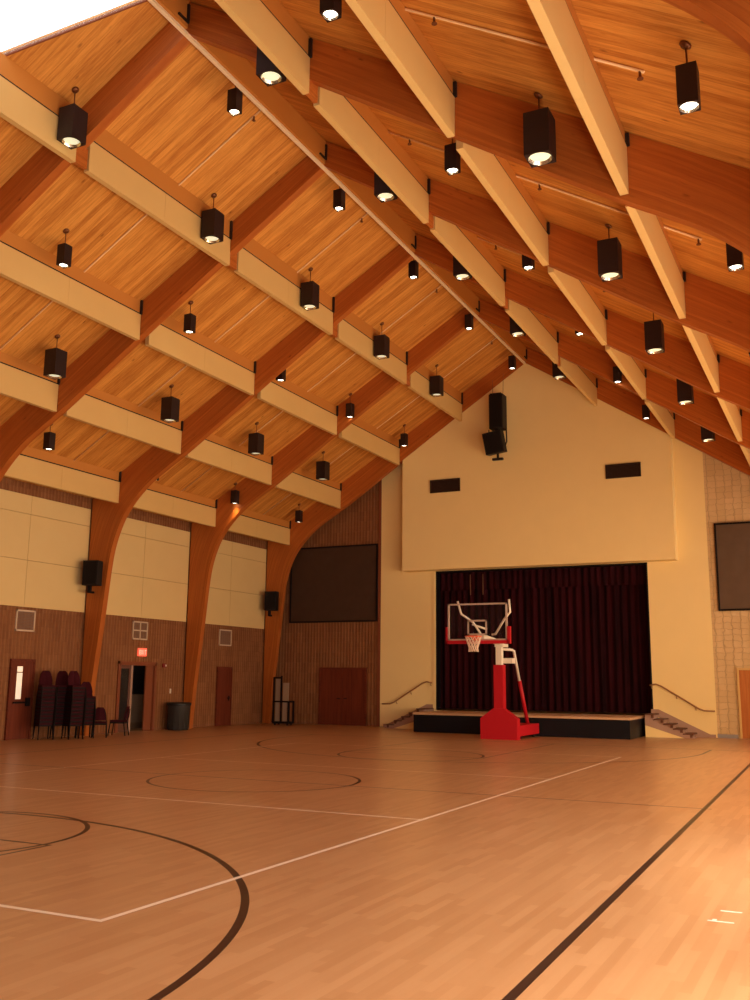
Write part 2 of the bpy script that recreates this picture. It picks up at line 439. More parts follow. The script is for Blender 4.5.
# stage box behind the opening
mb = MB()
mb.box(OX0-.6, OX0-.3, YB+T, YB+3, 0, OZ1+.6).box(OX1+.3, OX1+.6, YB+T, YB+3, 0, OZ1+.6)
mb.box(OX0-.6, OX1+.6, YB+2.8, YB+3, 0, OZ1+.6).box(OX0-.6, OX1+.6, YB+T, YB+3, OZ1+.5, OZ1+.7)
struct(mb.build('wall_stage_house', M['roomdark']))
struct(MB().box(XC-6.30, XC-6.19, YB-.05, YB, 0, 10.3).build('trim_1', M['trimwood']))
struct(MB().box(XL+.05, XC-6.3, YB-.03, YB, 0, .1).build('baseboard_back', M['block']))
struct(MB().box(XC+6.08, XC+6.72, YB-.03, YB, 0, .12).build('baseboard_back', M['grey']))
mb = MB()
for a, b in ((YF, 20.15), (21.2, D2[0]-.1), (D2[1]+.1, 30.1), (31.2, YB-.04)):
    mb.box(XL, XL+.03, a, b, 0, .1)
struct(mb.build('baseboard_left', M['block']))
# wall skirting that follows the stairs, right of the stage
# ------------------------------------------------------------------ corridor behind door_2
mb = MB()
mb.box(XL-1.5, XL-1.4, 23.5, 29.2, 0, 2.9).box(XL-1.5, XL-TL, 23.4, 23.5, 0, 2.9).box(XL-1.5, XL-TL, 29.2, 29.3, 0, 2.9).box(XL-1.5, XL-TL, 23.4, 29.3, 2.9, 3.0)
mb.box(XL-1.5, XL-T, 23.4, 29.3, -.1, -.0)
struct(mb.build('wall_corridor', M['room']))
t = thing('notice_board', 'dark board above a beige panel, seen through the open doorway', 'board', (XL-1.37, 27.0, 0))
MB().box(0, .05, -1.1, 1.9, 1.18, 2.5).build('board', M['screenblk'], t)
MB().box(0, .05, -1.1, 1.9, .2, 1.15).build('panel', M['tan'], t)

# ------------------------------------------------------------------ doors
def door_left(name, y0, y1, zt, vision=False):
    d = sempty(name, (XL, (y0+y1)/2, 0)); h = (y1-y0)/2
    f = MB().box(0, .07, -h-.06, -h, 0, zt+.06).box(0, .07, h, h+.06, 0, zt+.06).box(0, .07, -h, h, zt, zt+.06)
    f.build('door_frame', M['doorwood'], d)
    if vision:
        vy0, vy1, vz0, vz1 = -h+.20, -h+.42, 1.12, 2.04
        b = MB().box(0, .045, -h, vy0, .01, zt, 'z').box(0, .045, vy1, h, .01, zt, 'z').box(0, .045, vy0, vy1, .01, vz0, 'z').box(0, .045, vy0, vy1, vz1, zt, 'z')
        b.build('door_panel', M['doorwood'], d)
        MB().box(.005, .03, vy0, vy1, vz0, vz1).build('vision_glass', M['litglass'], d, label='bright narrow vision glass')
        MB().box(.03, .05, vy0, vy1, 1.86, 1.885).build('glazing_bar', M['doorwood'], d)
        k = MB().box(.045, .10, h-.22, h-.08, .92, 1.16); k.box(.07, .10, -h+.1, h-.2, 1.0, 1.05)
        k.build('door_handle', M['black'], d)
    else:
        MB().box(0, .045, -h, h, .01, zt, 'z').build('door_panel', M['doorwood'], d)
        k = MB().tube([(.045, h-.12, 1.02), (.12, h-.12, 1.02), (.12, h-.30, 1.02)], .02); k.box(.045, .055, h-.16, h-.08, .92, 1.1)
        k.build('door_handle', M['black'], d)
    return d
door_left('door_1', 20.27, 21.07, 2.19, True)
door_left('door_3', 30.28, 31.14, 2.12)
# door_2: double doorway, one leaf closed with a tall glass, the other folded open
d = sempty('door_2', (XL, (D2[0]+D2[1])/2, 0)); h = (D2[1]-D2[0])/2; zt = D2[2]
f = MB().box(-TL, .06, -h, -h+.05, 0, zt).box(-TL, .06, h-.05, h, 0, zt).box(-TL, .06, -h, h, zt-.05, zt)
f.box(.0, .05, -h-.06, -h, 0, zt+.07).box(.0, .05, h, h+.06, 0, zt+.07).box(0, .05, -h-.06, h+.06, zt, zt+.07)
f.build('door_frame', M['trimwood'], d)
q0, q1 = -h+.05, -.30
lf = MB().box(-.08, -.03, q0, q0+.06, .01, zt-.05).box(-.08, -.03, q1-.06, q1, .01, zt-.05).box(-.08, -.03, q0+.06, q1-.06, .01, .35).box(-.08, -.03, q0+.06, q1-.06, zt-.16, zt-.05)
lf.build('door_leaf', M['stepdark'], d, label='closed leaf with a tall dark glass')
MB().box(-.06, -.05, q0+.06, q1-.06, .35, zt-.16).build('pane', M['screenblk'], d)
MB().box(-.10, .0, -.29, -.20, .01, zt-.05).build('door_post', M['stringer'], d, label='pale meeting post')
MB().box(-.08, -.03, .50, h-.05, .01, zt-.05, 'z').build('door_leaf', M['trimwood'], d, label='reddish brown fixed leaf')

def door_back(name, x0, x1, zt, mat, framem):
    d = sempty(name, ((x0+x1)/2, YB, 0)); h = (x1-x0)/2
    MB().box(-h-.07, -h, -.06, 0, 0, zt+.07).box(h, h+.07, -.06, 0, 0, zt+.07).box(-h, h, -.06, 0, zt, zt+.07).build('door_frame', framem, d)
    for a, b, hx in ((-h, -.006, -.1), (.006, h, .1)):
        lf = MB().box(a, b, -.045, 0, .01, zt, 'z').build('door_leaf', mat, d)
        MB().tube([(hx, -.045, 1.02), (hx, -.1, 1.02), (hx*2.2, -.1, 1.02)], .016).build('door_handle', M['black'], lf)
    return d
door_back('door_4', XC-8.80, XC-6.84, 2.14, M['doorwood'], M['doorwood'])
door_back('door_5', XC+6.85, XC+8.75, 2.18, M['doororange'], M['cream'])

# ------------------------------------------------------------------ laminated arches
INN = [(0,13.5,0,14.13),(2.5,11.88,2.75,0),(5.1,10.18,5.5,0),(7.4,8.66,7.95,0),(8.33,8.10,9.1,0),(8.91,7.73,9.9,0),(9.44,7.26,10.75,0),
       (9.84,6.76,11.15,7.45),(10.11,6.20,11.15,6.9),(10.28,5.62,11.15,6.2),(10.37,5.0,11.15,5.4),(10.44,4.3,11.15,4.6),(10.51,3.6,11.15,3.8),
       (10.59,2.85,11.15,3.0),(10.68,2.1,11.15,2.2),(10.77,1.2,11.15,1.3),(10.86,0,11.15,0)]
def cr(p0, p1, p2, p3, t):
    return .5*((2*p1)+(-p0+p2)*t+(2*p0-5*p1+4*p2-p3)*t*t+(-p0+3*p1-3*p2+p3)*t**3)
def profile():
    pts = []
    P = [(a, b, c, (deck_z(c)-.004) if (d == 0 and c < 11.15) else d) for a, b, c, d in INN]
    for i in range(len(P)-1):
        q = [P[max(i-1, 0)], P[i], P[i+1], P[min(i+2, len(P)-1)]]
        lin = i < 3
        for j in range(4 if i > 2 else 1):
            t = j/4
            inn = [cr(q[0][k], q[1][k], q[2][k], q[3][k], t) if not lin else P[i][k] for k in (0, 1)]
            out = [P[i][k]*(1-t)+P[i+1][k]*t for k in (2, 3)]
            if i == 6:
                # the outer edge runs on under the decking, then turns down the column
                L1 = 11.15-10.75; L2 = (deck_z(11.15)-7.45); 
                out = [min(10.75+L1*t*1.0, 11.15), deck_z(min(10.75+L1*t, 11.15))-.004]
            pts.append((inn, out))
    pts.append((list(P[-1][:2]), list(P[-1][2:])))
    return pts
PROF = profile()
def half_arch(side):
    mb = MB(); s = 0; prev = None
    sc = []
    for inn, out in PROF:
        if prev: s += math.hypot(inn[0]-prev[0], inn[1]-prev[1])
        prev = inn; sc.append(s)
    for i in range(len(PROF)-1):
        (a, oa), (b, ob) = PROF[i], PROF[i+1]
        da, db = math.dist(a, oa), math.dist(b, ob); u0, u1 = sc[i]+side*3+3, sc[i+1]+side*3+3
        A, B, OA, OB = (side*a[0], a[1]), (side*b[0], b[1]), (side*oa[0], oa[1]), (side*ob[0], ob[1])
        P = lambda p, y: (p[0], y, p[1])
        f1 = [P(A,0), P(B,0), P(OB,0), P(OA,0)]; uv = [(u0,0),(u1,0),(u1,db),(u0,da)]
        f2 = [P(A,TF), P(OA,TF), P(OB,TF), P(B,TF)]; uv2 = [(u0,0),(u0,da),(u1,db),(u1,0)]
        f3 = [P(A,0), P(A,TF), P(B,TF), P(B,0)]; uv3 = [(u0,.002),(u0,.002),(u1,.002),(u1,.002)]
        uv3 = [(u0,0.3),(u0,0.3+.02),(u1,0.3+.02),(u1,0.3)]
        f4 = [P(OA,0), P(OB,0), P(OB,TF), P(OA,TF)]; uv4 = [(u0,da),(u1,db),(u1,db),(u0,da)]
        if side < 0: f1, f2, f3, f4 = f1[::-1], f2[::-1], f3[::-1], f4[::-1]; uv, uv2, uv3, uv4 = uv[::-1], uv2[::-1], uv3[::-1], uv4[::-1]
        mb.face(f1, uv); mb.face(f2, uv2); mb.face(f3, uv3, True); mb.face(f4, uv4)
    return mb
ha = {s: None for s in (-1, 1)}
NAR = 8
arch_lab = ['laminated timber arch against the back wall, framing the gable',
 'laminated timber arch, second from the stage, left foot beside the grey bin',
 'laminated timber arch, third from the stage, left foot behind the stacked chairs',
 'laminated timber arch, fourth from the stage, left column cut by the picture edge',
 'laminated timber arch, fifth from the stage, left rafter just beyond the skylight',
 'nearest visible laminated timber arch, curving across the top right corner',
 'laminated timber arch above the camera position']
for k in range(7):
    y = arch_y(k)
    t = thing('timber_arch', arch_lab[k], 'arch', (XC, y, 0), 0, 'laminated timber arches spanning the hall')
    for s in (-1, 1):
        if ha[s] is None: o = ha[s] = half_arch(s).build('half_arch', M['glulam'], t)
        else: o = ha[s].copy(); COL.objects.link(o); o.parent = t
    for s in (-1, 1):
        for i in (0,):
            dx, z0, z1 = ROWS[i]
            MB().box(s*dx-.035, s*dx+.035, -.008, TF+.12, z0+.03, 11.95, 'y').build('bearing_block', M['glulam'], t)

# ------------------------------------------------------------------ purlins: timber above, cream boxed casing below, black steel hanger
rown = ['uppermost boxed purlin row', 'second boxed purlin row down from the ridge', 'third boxed purlin row down from the ridge', 'lowest boxed purlin row at the eaves']
bayn = ['in the bay nearest the stage', 'second bay from the stage', 'third bay from the stage', 'fourth bay from the stage', 'fifth bay from the stage', 'sixth bay, above the camera']
for i, (dx, z0, z1) in enumerate(ROWS):
    for s in (-1, 1):
        proto = None
        for k in range(6):
            ya = arch_y(k+1)+TF+.004; L = BAY-TF-.008; x = XC+s*dx
            lab = 'cream boxed purlin on the %s slope, %s, %s' % ('left' if s < 0 else 'right', rown[i], bayn[k])
            lab = 'cream boxed purlin, %s slope %s, %s' % ('left' if s < 0 else 'right', ['top row', 'second row', 'third row', 'eaves row'][i], bayn[k])
            if proto is None:
                t = thing('boxed_purlin', lab, 'beam', (x, ya, 0), 0, 'cream boxed purlins between the arches')
                dz = deck_z(dx)-.01
                c = MB().box(-.06, .06, .14, L/2-.002, z0, z1, 'y'); c.box(-.06, .06, L/2+.002, L-.01, z0, z1, 'y')
                c.build('casing', M['cream'], t)
                zt1, zt2 = deck_z(dx-.045)-.006, deck_z(dx+.045)-.006
                a, b = (zt1, zt2) if s > 0 else (zt2, zt1)
                if dx < 10.2 or True:
                    MB().prism([(-.045, z1+.04), (.045, z1+.04), (.045, b), (-.045, a)], 'y', 0, L).build('timber_beam', M['beamwood'], t)
                MB().box(-.052, .052, 0.0, L, z1, z1+.035).build('shadow_gap_strip', M['brackt'], t)  # dark strip standing in for the shadow gap above the casing
                for yy in (0, L-.05): MB().box(.045, .10, yy, yy+.05, z1+.0, deck_z(dx+(.1 if s > 0 else -.1))-.02 if dx < 10 else z1+.34).build('steel_hanger', M['brackt'], t)
                proto = t
            else:
                t = copy_tree(proto); t.location = (x, ya, 0); t['label'] = lab
                t.scale = (1, (arch_y(k)-.004-ya)/L, 1)
# ridge beams and the continuous cream strip below them
proto = None
for k in range(6):
    ya = arch_y(k+1)+TF+.004; L = BAY-TF-.008
    lab = 'timber ridge beam above the cream strip, %s' % bayn[k]
    if proto is None:
        t = thing('ridge_beam', lab, 'beam', (XC, ya, 0), 0, 'timber ridge beams')
        MB().prism([(-.05, 13.53), (.05, 13.53), (.05, 14.11), (0, 14.13), (-.05, 14.11)], 'y', 0, L).build('timber_beam', M['beamwood'], t)
        MB().box(.05, .09, 0, .045, 13.66, 14.0).build('steel_hanger', M['brackt'], t)
        MB().prism([(L-.30, 13.62), (L, 13.62), (L, 14.0), (L-.045, 14.0), (L-.045, 13.655), (L-.30, 13.655)], 'x', .05, .09).build('steel_hanger', M['brackt'], t); proto = t  # upright is the hanger; its foot draws the dark shadow gap
    else:
        t = copy_tree(proto); t.location = (XC, ya, 0); t['label'] = lab
tag(MB().box(XC-.06, XC+.02, arch_y(6), YB-.58, 13.44, 13.495).build('ridge_strip', M['strip']),
    'long thin cream strip running under the ridge of the roof', 'strip')

# sprinkler pipes on the deck, mid bay
def pipe(side, d0, d1, y, lab, heads):
    t = thing('sprinkler_pipe', lab, 'pipe', (XC, y, 0), 0, 'thin sprinkler pipes up the roof slopes')
    pts = [(side*d0, 0, deck_z(d0)-.03), (side*d1, 0, deck_z(d1)-.03)]
    MB().tube(pts, .018, 8).build('pipe', M['whitepipe'], t)
    for hd in heads:
        MB().lathe([(.018, 0), (.018, -.07), (.04, -.09), (.04, -.1)], 10, (side*hd, 0, deck_z(hd)-.04)).build('sprinkler_head', M['bronze'], t)
for k in range(5):
    y = arch_y(k+1)+TF/2+BAY/2 + .45
    b = ['nearest the back wall', 'second from the back wall', 'third from the back wall', 'fourth from the back wall', 'fifth from the back wall'][k]
    if k < 4: pipe(-1, -.0, 10.6, y, 'thin sprinkler pipe on the left roof slope in the bay %s' % b, (.6, 5.7, 8.4))
    pipe(1, .9, 8.45, y+(.25 if k == 4 else 0), 'thin sprinkler pipe on the right roof slope in the bay %s' % b, (3.1, 5.7, 8.4))

# ------------------------------------------------------------------ pendant box lamps
def make_lamp(name, side, body, rod, slope_side, lens_mat, label, group):
    # origin at the canopy on the deck
    t = thing(name, label, 'lamp', (0,0,0), 0, group)
    ang = math.atan(.6)*(1 if slope_side > 0 else -1)
    R_ = Matrix.Rotation(ang, 4, 'Y') if slope_side else Matrix.Identity(4)
    c = MB().lathe([(.07, .0), (.07, -.02), (.035, -.045)], 16)
    c.v = [tuple(R_ @ Vector(p)) for p in c.v]
    c.build('canopy', M['bronze'], t)
    MB().tube([(0,0,-.02), (0,0,-rod-.02)], .011, 8).build('rod', M['bronze'], t)
    h = side/2; zt, zb = -rod, -rod-body; r = h*.93; N = 24
    b = MB()
    b.face([(-h,-h,zt),(h,-h,zt),(h,h,zt),(-h,h,zt)])
    for p, q in (((-h,-h),(h,-h)),((h,-h),(h,h)),((h,h),(-h,h)),((-h,h),(-h,-h))):
        b.face([(p[0],p[1],zb),(q[0],q[1],zb),(q[0],q[1],zt),(p[0],p[1],zt)])
    ring = [(r*math.cos(2*PI*i/N), r*math.sin(2*PI*i/N)) for i in range(N)]
    def sq(a):
        c_, s_ = math.cos(a), math.sin(a); m = max(abs(c_), abs(s_)); return (h*c_/m, h*s_/m)
    outer = [sq(2*PI*i/N) for i in range(N)]
    for i in range(N):
        j = (i+1) % N
        b.face([(ring[i][0],ring[i][1],zb),(ring[j][0],ring[j][1],zb),(outer[j][0],outer[j][1],zb),(outer[i][0],outer[i][1],zb)])
    b.build('housing', M['lampbox'], t)
    dp = side*.12
    MB().lathe([(r, zb), (r*.93, zb+dp*.4), (r*.80, zb+dp)], N, caps=False).build('reflector', M['reflector'], t)
    MB().lathe([(r*.82, zb+dp*.9), (r*.82, zb+dp)], N).build('lens', lens_mat, t)
    return t
def copy_lamp(t, loc, label):
    c = copy_tree(t); c.location = loc; c['label'] = label; return c
YB_ = lambda n: 12.3+4.49*n
YS_ = lambda n: 14.6+4.49*n
ordn = {-1: 'nearest the camera', 0: 'second nearest the camera', 1: 'third nearest', 2: 'middle one going back', 3: 'second from the back wall', 4: 'nearest the back wall'}
LIGHTS = []
TWEAK = {('small', 9.0, -1): (.09, -.08), ('small', 8.9, -1): (.09, -.08), ('small', 8.9, 0): (.10, 0), ('small', 9.0, 0): (.10, 0)}
LAMPS = {}
def place_lamps(kind, dx, ns, rowlab, zb):
    side = -1 if dx < -.5 else (1 if dx > .5 else 0)
    big = kind == 'big'
    z = deck_z(dx)-.01 if abs(dx) > .5 else 14.0
    body, sz = (.66, .37) if big else (.47, .22)
    key = (kind, round(dx, 2)); first = None
    ns = list(ns)
    for n in ns:
        Y = YB_(n) if big else YS_(n)
        i = len(ns)-1-ns.index(n)
        pos = {0: 'nearest the back wall', 1: 'second from the back wall', 2: 'third from the back wall', 3: 'fourth from the back wall', 4: 'fifth from the back wall', 5: 'sixth from the back wall'}[i]
        lab = '%s black box pendant lamp, %s, %s' % ('large' if big else 'small', rowlab, pos)
        tx, ty = TWEAK.get((kind, round(dx,1), n), (0, 0))
        loc = (XC+dx+tx, Y+ty, z-abs(tx)*.6)
        if first is None:
            rod = z-zb-body
            if n != 0 or True: first = make_lamp('pendant_lamp', sz, body, rod, side, M['metalhalide'] if big else M['warmglow'], lab, '%s black box pendant lamps' % ('large' if big else 'small'))
            first.location = loc
        else: copy_lamp(first, loc, lab)
        LIGHTS.append((kind, XC+dx, Y, zb+.03))
place_lamps('big', -2.3, range(-1, 5), 'left slope upper row', 11.66)
place_lamps('big', -6.85, range(-1, 5), 'left slope lower row', 8.99)
place_lamps('big', 2.12, range(-1, 5), 'right slope upper row', 11.72)
place_lamps('big', 6.72, range(-1, 5), 'right slope lower row', 9.10)
place_lamps('small', -.25, range(-1, 5), 'beside the ridge', 13.05)
place_lamps('small', -4.6, range(-1, 5), 'midway up left slope', 10.56)
place_lamps('small', -9.2, range(-1, 5), 'low on left slope', 7.89)
place_lamps('small', 4.48, range(-1, 5), 'midway up right slope', 10.62)
place_lamps('small', 8.95, range(-1, 5), 'low on right slope', 8.00)

# ------------------------------------------------------------------ left wall fittings
seamz = (5.09, 6.44)
names_b = ['between the last two arches', 'above the open doorway', 'above the stacked chairs', 'in the fourth bay, out at the left']
for k in range(0, 6):
    a, b = arch_y(k+1)+TF+.02, arch_y(k)-.02; mid = (a+b)/2
    if k < 4: lab = 'cream fabric acoustic panel wall ' + ['between the two arches nearest the back', 'above the open double doorway', 'above the stacked chairs', 'in the bay cut by the left picture edge'][k]
    else: lab = 'cream fabric acoustic panel wall in the %s bay from the back' % ['fifth', 'sixth'][k-4]
    t = thing('acoustic_panel', lab, 'wall panel', (XL, mid, 3.73), 0, 'cream acoustic panels on the left wall')
    h = (b-a)/2
    zs = [0, seamz[0]-3.73, seamz[1]-3.73, 3.27]
    for r in range(3):
        for (p, q) in ((-h, -.006), (.006, h)):
            MB().box(0, .045, p, q, zs[r]+.006, zs[r+1]-.006).build('panel', M['acoustic'], t)
for i, (y0, y1, z0, z1, lab, cross) in enumerate([(20.30, 21.03, 3.04, 3.65, 'square wall grille with cream frame above the windowed door', 0), (25.35, 26.12, 3.0, 3.61, 'cream framed wall grille with a crossbar, above the exit sign', 1), (30.30, 31.1, 2.97, 3.58, 'cream framed wall grille above the plain narrow door', 0)]):
    t = thing('wall_grille', lab, 'grille', (XL, (y0+y1)/2, z0), 0, 'cream framed wall grilles'); h = (y1-y0)/2; H = z1-z0; w_ = .045
    f = MB().box(0, .03, -h, h, 0, w_).box(0, .03, -h, h, H-w_, H).box(0, .03, -h, -h+w_, 0, H).box(0, .03, h-w_, h, 0, H)
    if cross: f.box(0, .03, -h, h, H/2-.02, H/2+.02).box(0, .03, -.02, .02, 0, H)
    f.build('frame', M['grilleframe'], t)
    s_ = MB()
    for j in range(12):
        z = w_+(H-2*w_)*(j+.2)/12; s_.box(0, .018, -h+w_, h-w_, z, z+.028)
    s_.build('louvres', M['grille'], t)
# exit sign
t = thing('exit_sign', 'glowing red exit sign above the open doorway', 'sign', (XL, 25.88, 2.46))
MB().box(0, .06, -.20, .20, 0, .26).build('housing', M['exit'], t, bevel=.01)
def letter(mb, ch, y, z, w, h, s):
    B = lambda a, b, c, d: mb.box(.061, .066, y+a*w, y+b*w, z+c*h, z+d*h)
    if ch == 'E': B(0,.22,0,1); B(0,1,0,.16); B(0,1,.42,.58); B(0,1,.84,1)
    if ch == 'I': B(.38,.62,0,1)
    if ch == 'T': B(0,1,.84,1); B(.39,.61,0,1)
    if ch == 'X':
        for sg in (1, -1):
            p = [(-.5*sg-.13, 0), (-.5*sg+.13, 0), (.5*sg+.13, 1), (.5*sg-.13, 1)]
            mb.prism([(y+(.5+a)*w, z+b*h) for a, b in p], 'x', .061, .066)
mb = MB()
for i, ch in enumerate('EXIT'):
    # seen from the hall, Y grows to the right on this wall
    letter(mb, ch, -.175+i*.092, .055, .07, .15, .02)
mb.build('letters', M['exitletter'], t)
t = thing('fire_alarm', 'small dark red fire alarm right of the doorway', 'alarm', (XL, 27.10, 2.1))
MB().box(0, .05, -.10, .08, 0, .14).build('housing', M['alarm'], t, bevel=.008)
MB().box(.05, .065, .02, .07, .04, .10).build('strobe', M['white'], t)
t = thing('light_switch', 'small white switch plate right of the doorway above the bin', 'switch', (XL, 27.52, 1.22))
MB().box(0, .01, -.04, .04, 0, .16).build('plate', M['white'], t); MB().box(.01, .02, -.012, .012, .055, .1).build('toggle', M['white'], t)
# wall speakers on the columns
for (x, y, z, lab) in ((-20.92, 22.78, 4.53, 'black box speaker on the column above the stacked chairs'), (-20.90, 33.10, 4.45, 'black box speaker on the corner column left of the dark wall panel')):
    t = thing('column_speaker', lab, 'speaker', (x, y, z), .25, 'black speakers on the left columns')
    MB().box(-.23, .26, -.24, .10, 0, .76).build('cabinet', M['speaker'], t, bevel=.02)
    MB().box(-.20, .23, -.25, -.24, .04, .72).build('speaker_grille', M['black'], t)
    b = MB().box(-.08, .08, .10, .22, .25, .5); b.box(-.12, -.03, -.08, .04, -.22, 0); b.box(-.12, -.03, .04, .22, -.22, -.16)
    b.build('mounting_bracket', M['black'], t)

# ------------------------------------------------------------------ back wall fittings
for x0, x1, z0, z1, mt, lab in ((XC-10.3, XC-6.32, 3.99, 7.05, M['panelgrey'], 'large dark wall panel left of the stage behind the arch'), (XC+6.33, XC+10.5, 4.12, 7.07, M['panelgreyr'], 'large grey brown wall panel at the right picture edge')):
    t = thing('fabric_wall_panel', lab, 'wall panel', ((x0+x1)/2, YB, z0), 0, 'large fabric panels on the back wall'); h = (x1-x0)/2; H = z1-z0
    MB().box(-h+.06, h-.06, -.06, 0, .06, H-.06).build('fabric', mt, t)
    MB().box(-h, h, -.09, 0, 0, .06).box(-h, h, -.09, 0, H-.06, H).box(-h, -h+.06, -.09, 0, .06, H-.06).box(h-.06, h, -.09, 0, .06, H-.06).build('frame', M['black'], t)
for x0, x1, z0, z1, lab in ((XC-3.86, XC-2.64, 8.80, 9.30, 'dark louvred vent left on the gable wall'), (XC+2.86, XC+4.08, 8.80, 9.30, 'dark louvred vent right on the gable wall')):
    t = thing('gable_vent', lab, 'vent', ((x0+x1)/2, YB-PD, z0), 0, 'louvred vents on the gable wall'); h = (x1-x0)/2; H = z1-z0
    MB().box(-h, h, -.05, 0, 0, .05).box(-h, h, -.05, 0, H-.05, H).box(-h, -h+.05, -.05, 0, 0, H).box(h-.05, h, -.05, 0, 0, H).build('frame', M['louver'], t)
    s_ = MB().box(-h, h, -.006, 0, 0, H)
    for j in range(9): z = .06+(H-.12)*j/9; s_.box(-h+.05, h-.05, -.035, -.006, z, z+.02)
    s_.build('louvres', M['louver'], t)
# hanging loudspeaker pair in front of the gable
t = thing('hanging_speaker', 'tall black loudspeaker hung under the ridge', 'speaker', (XC-.90, 32.8, 10.87))
MB().box(-.27, .25, -.25, .25, 0, 1.30).build('cabinet', M['speaker'], t, bevel=.02)
MB().box(-.23, .21, -.262, -.25, .05, 1.33).build('speaker_grille', M['black'], t)
MB().tube([(.2, 0, 1.38), (.22, .0, 2.12)], .008, 6).tube([(-.2, 0, 1.38), (-.2, .0, 1.93)], .008, 6).build('suspension_wire', M['bronze'], t)
t = thing('hanging_speaker', 'smaller tilted black loudspeaker in a yoke below the tall one', 'speaker', (XC-1.0, 32.75, 9.82))
Rm = Matrix.Translation((.0, -.1, .52)) @ Matrix.Rotation(math.radians(-8), 4, 'Y') @ Matrix.Rotation(math.radians(8), 4, 'X')
MB().obox(Rm, .70, .42, .80).build('cabinet', M['speaker'], t, bevel=.02)
MB().obox(Rm @ Matrix.Translation((0, -.216, 0)), .62, .01, .72).build('speaker_grille', M['black'], t)
y_ = MB().tube([(.28, .0, 1.06), (.42, .0, 1.0), (.43, 0, .55), (.36, 0, .38)], .028, 8)
y_.tube([(-.25, 0, 1.06), (-.25, 0, .90)], .02, 8).box(-.0, .12, -.06, .06, .92, 1.05).box(-.12, .28, -.06, .06, -.12, -.04).box(.05, .12, -.04, .04, -.04, .15)
y_.build('yoke', M['brackt'], t)

# ------------------------------------------------------------------ stage
SH, SY = .66, 31.15
t = thing('stage_platform', 'low black-fronted stage platform under the curtain', 'stage', (XC+.3, SY, 0))
x0, x1 = -3.86, 3.52
MB().box(x0, x1, 0, YB-SY-.03, 0, SH-.07).build('apron', M['stageblk'], t)
MB().box(x0-.02, x1+.02, -.02, YB-SY-.03, SH-.07, SH).build('stage_top', M['stagetop'], t)
struct(MB().box(OX0, OX1, YB-.02, YB+2.8, OZ0-.04, OZ0).build('floor_stage', M['stagetop']))
# curtain
t = thing('stage_curtain', 'dark maroon stage curtain closed across the stage', 'curtain', ((OX0+OX1)/2, YB+.45, OZ0))
def drape(w, z0, z1, amp, per, yoff, seed):
    r = random.Random(seed); mb = MB(); n = int(w/per*12); xs = []; ph = 0; pts = []
    for i in range(n+1):
        x = -w/2+w*i/n; ph += 2*PI/12*(.75+.5*r.random())
        pts.append((x, yoff+amp*math.sin(ph)+amp*.3*math.sin(ph*.37+1)))
    for i in range(n):
        a, b = pts[i], pts[i+1]
        mb.face([(a[0],a[1],z0),(b[0],b[1],z0),(b[0],b[1],z1),(a[0],a[1],z1)], None, True)
        mb.face([(b[0],b[1]+.02,z0),(a[0],a[1]+.02,z0),(a[0],a[1]+.02,z1),(b[0],b[1]+.02,z1)], None, True)
    return mb
W_ = OX1-OX0+.5
drape(W_, .02, OZ1-OZ0+.4, .05, .27, .0, 3).build('drape', M['curtain'], t)
drape(W_, OZ1-OZ0-.72, OZ1-OZ0+.4, .035, .24, -.18, 5).build('valance', M['curtain'], t)
cd = MB()
for dx_ in (-2.62, -2.12): cd.tube([(dx_, -.32, 5.0), (dx_, -.32, 4.22)], .02, 6)
cd.build('pull_cord', plain('tan_cord', (.16,.07,.04)), t)
# black reveal round the opening
mb = MB().box(OX0-.0, OX0+.05, YB-.03, YB+T, OZ0, OZ1).box(OX1-.05, OX1, YB-.03, YB+T, OZ0, OZ1).box(OX0, OX1, YB-.03, YB+T, OZ1-.05, OZ1)
struct(mb.build('trim_2', M['stageblk']))
struct(MB().box(OX0-.11, OX0, YB-.05, YB-.02, OZ0, OZ1+.0).build('trim_3', M['plaster']))

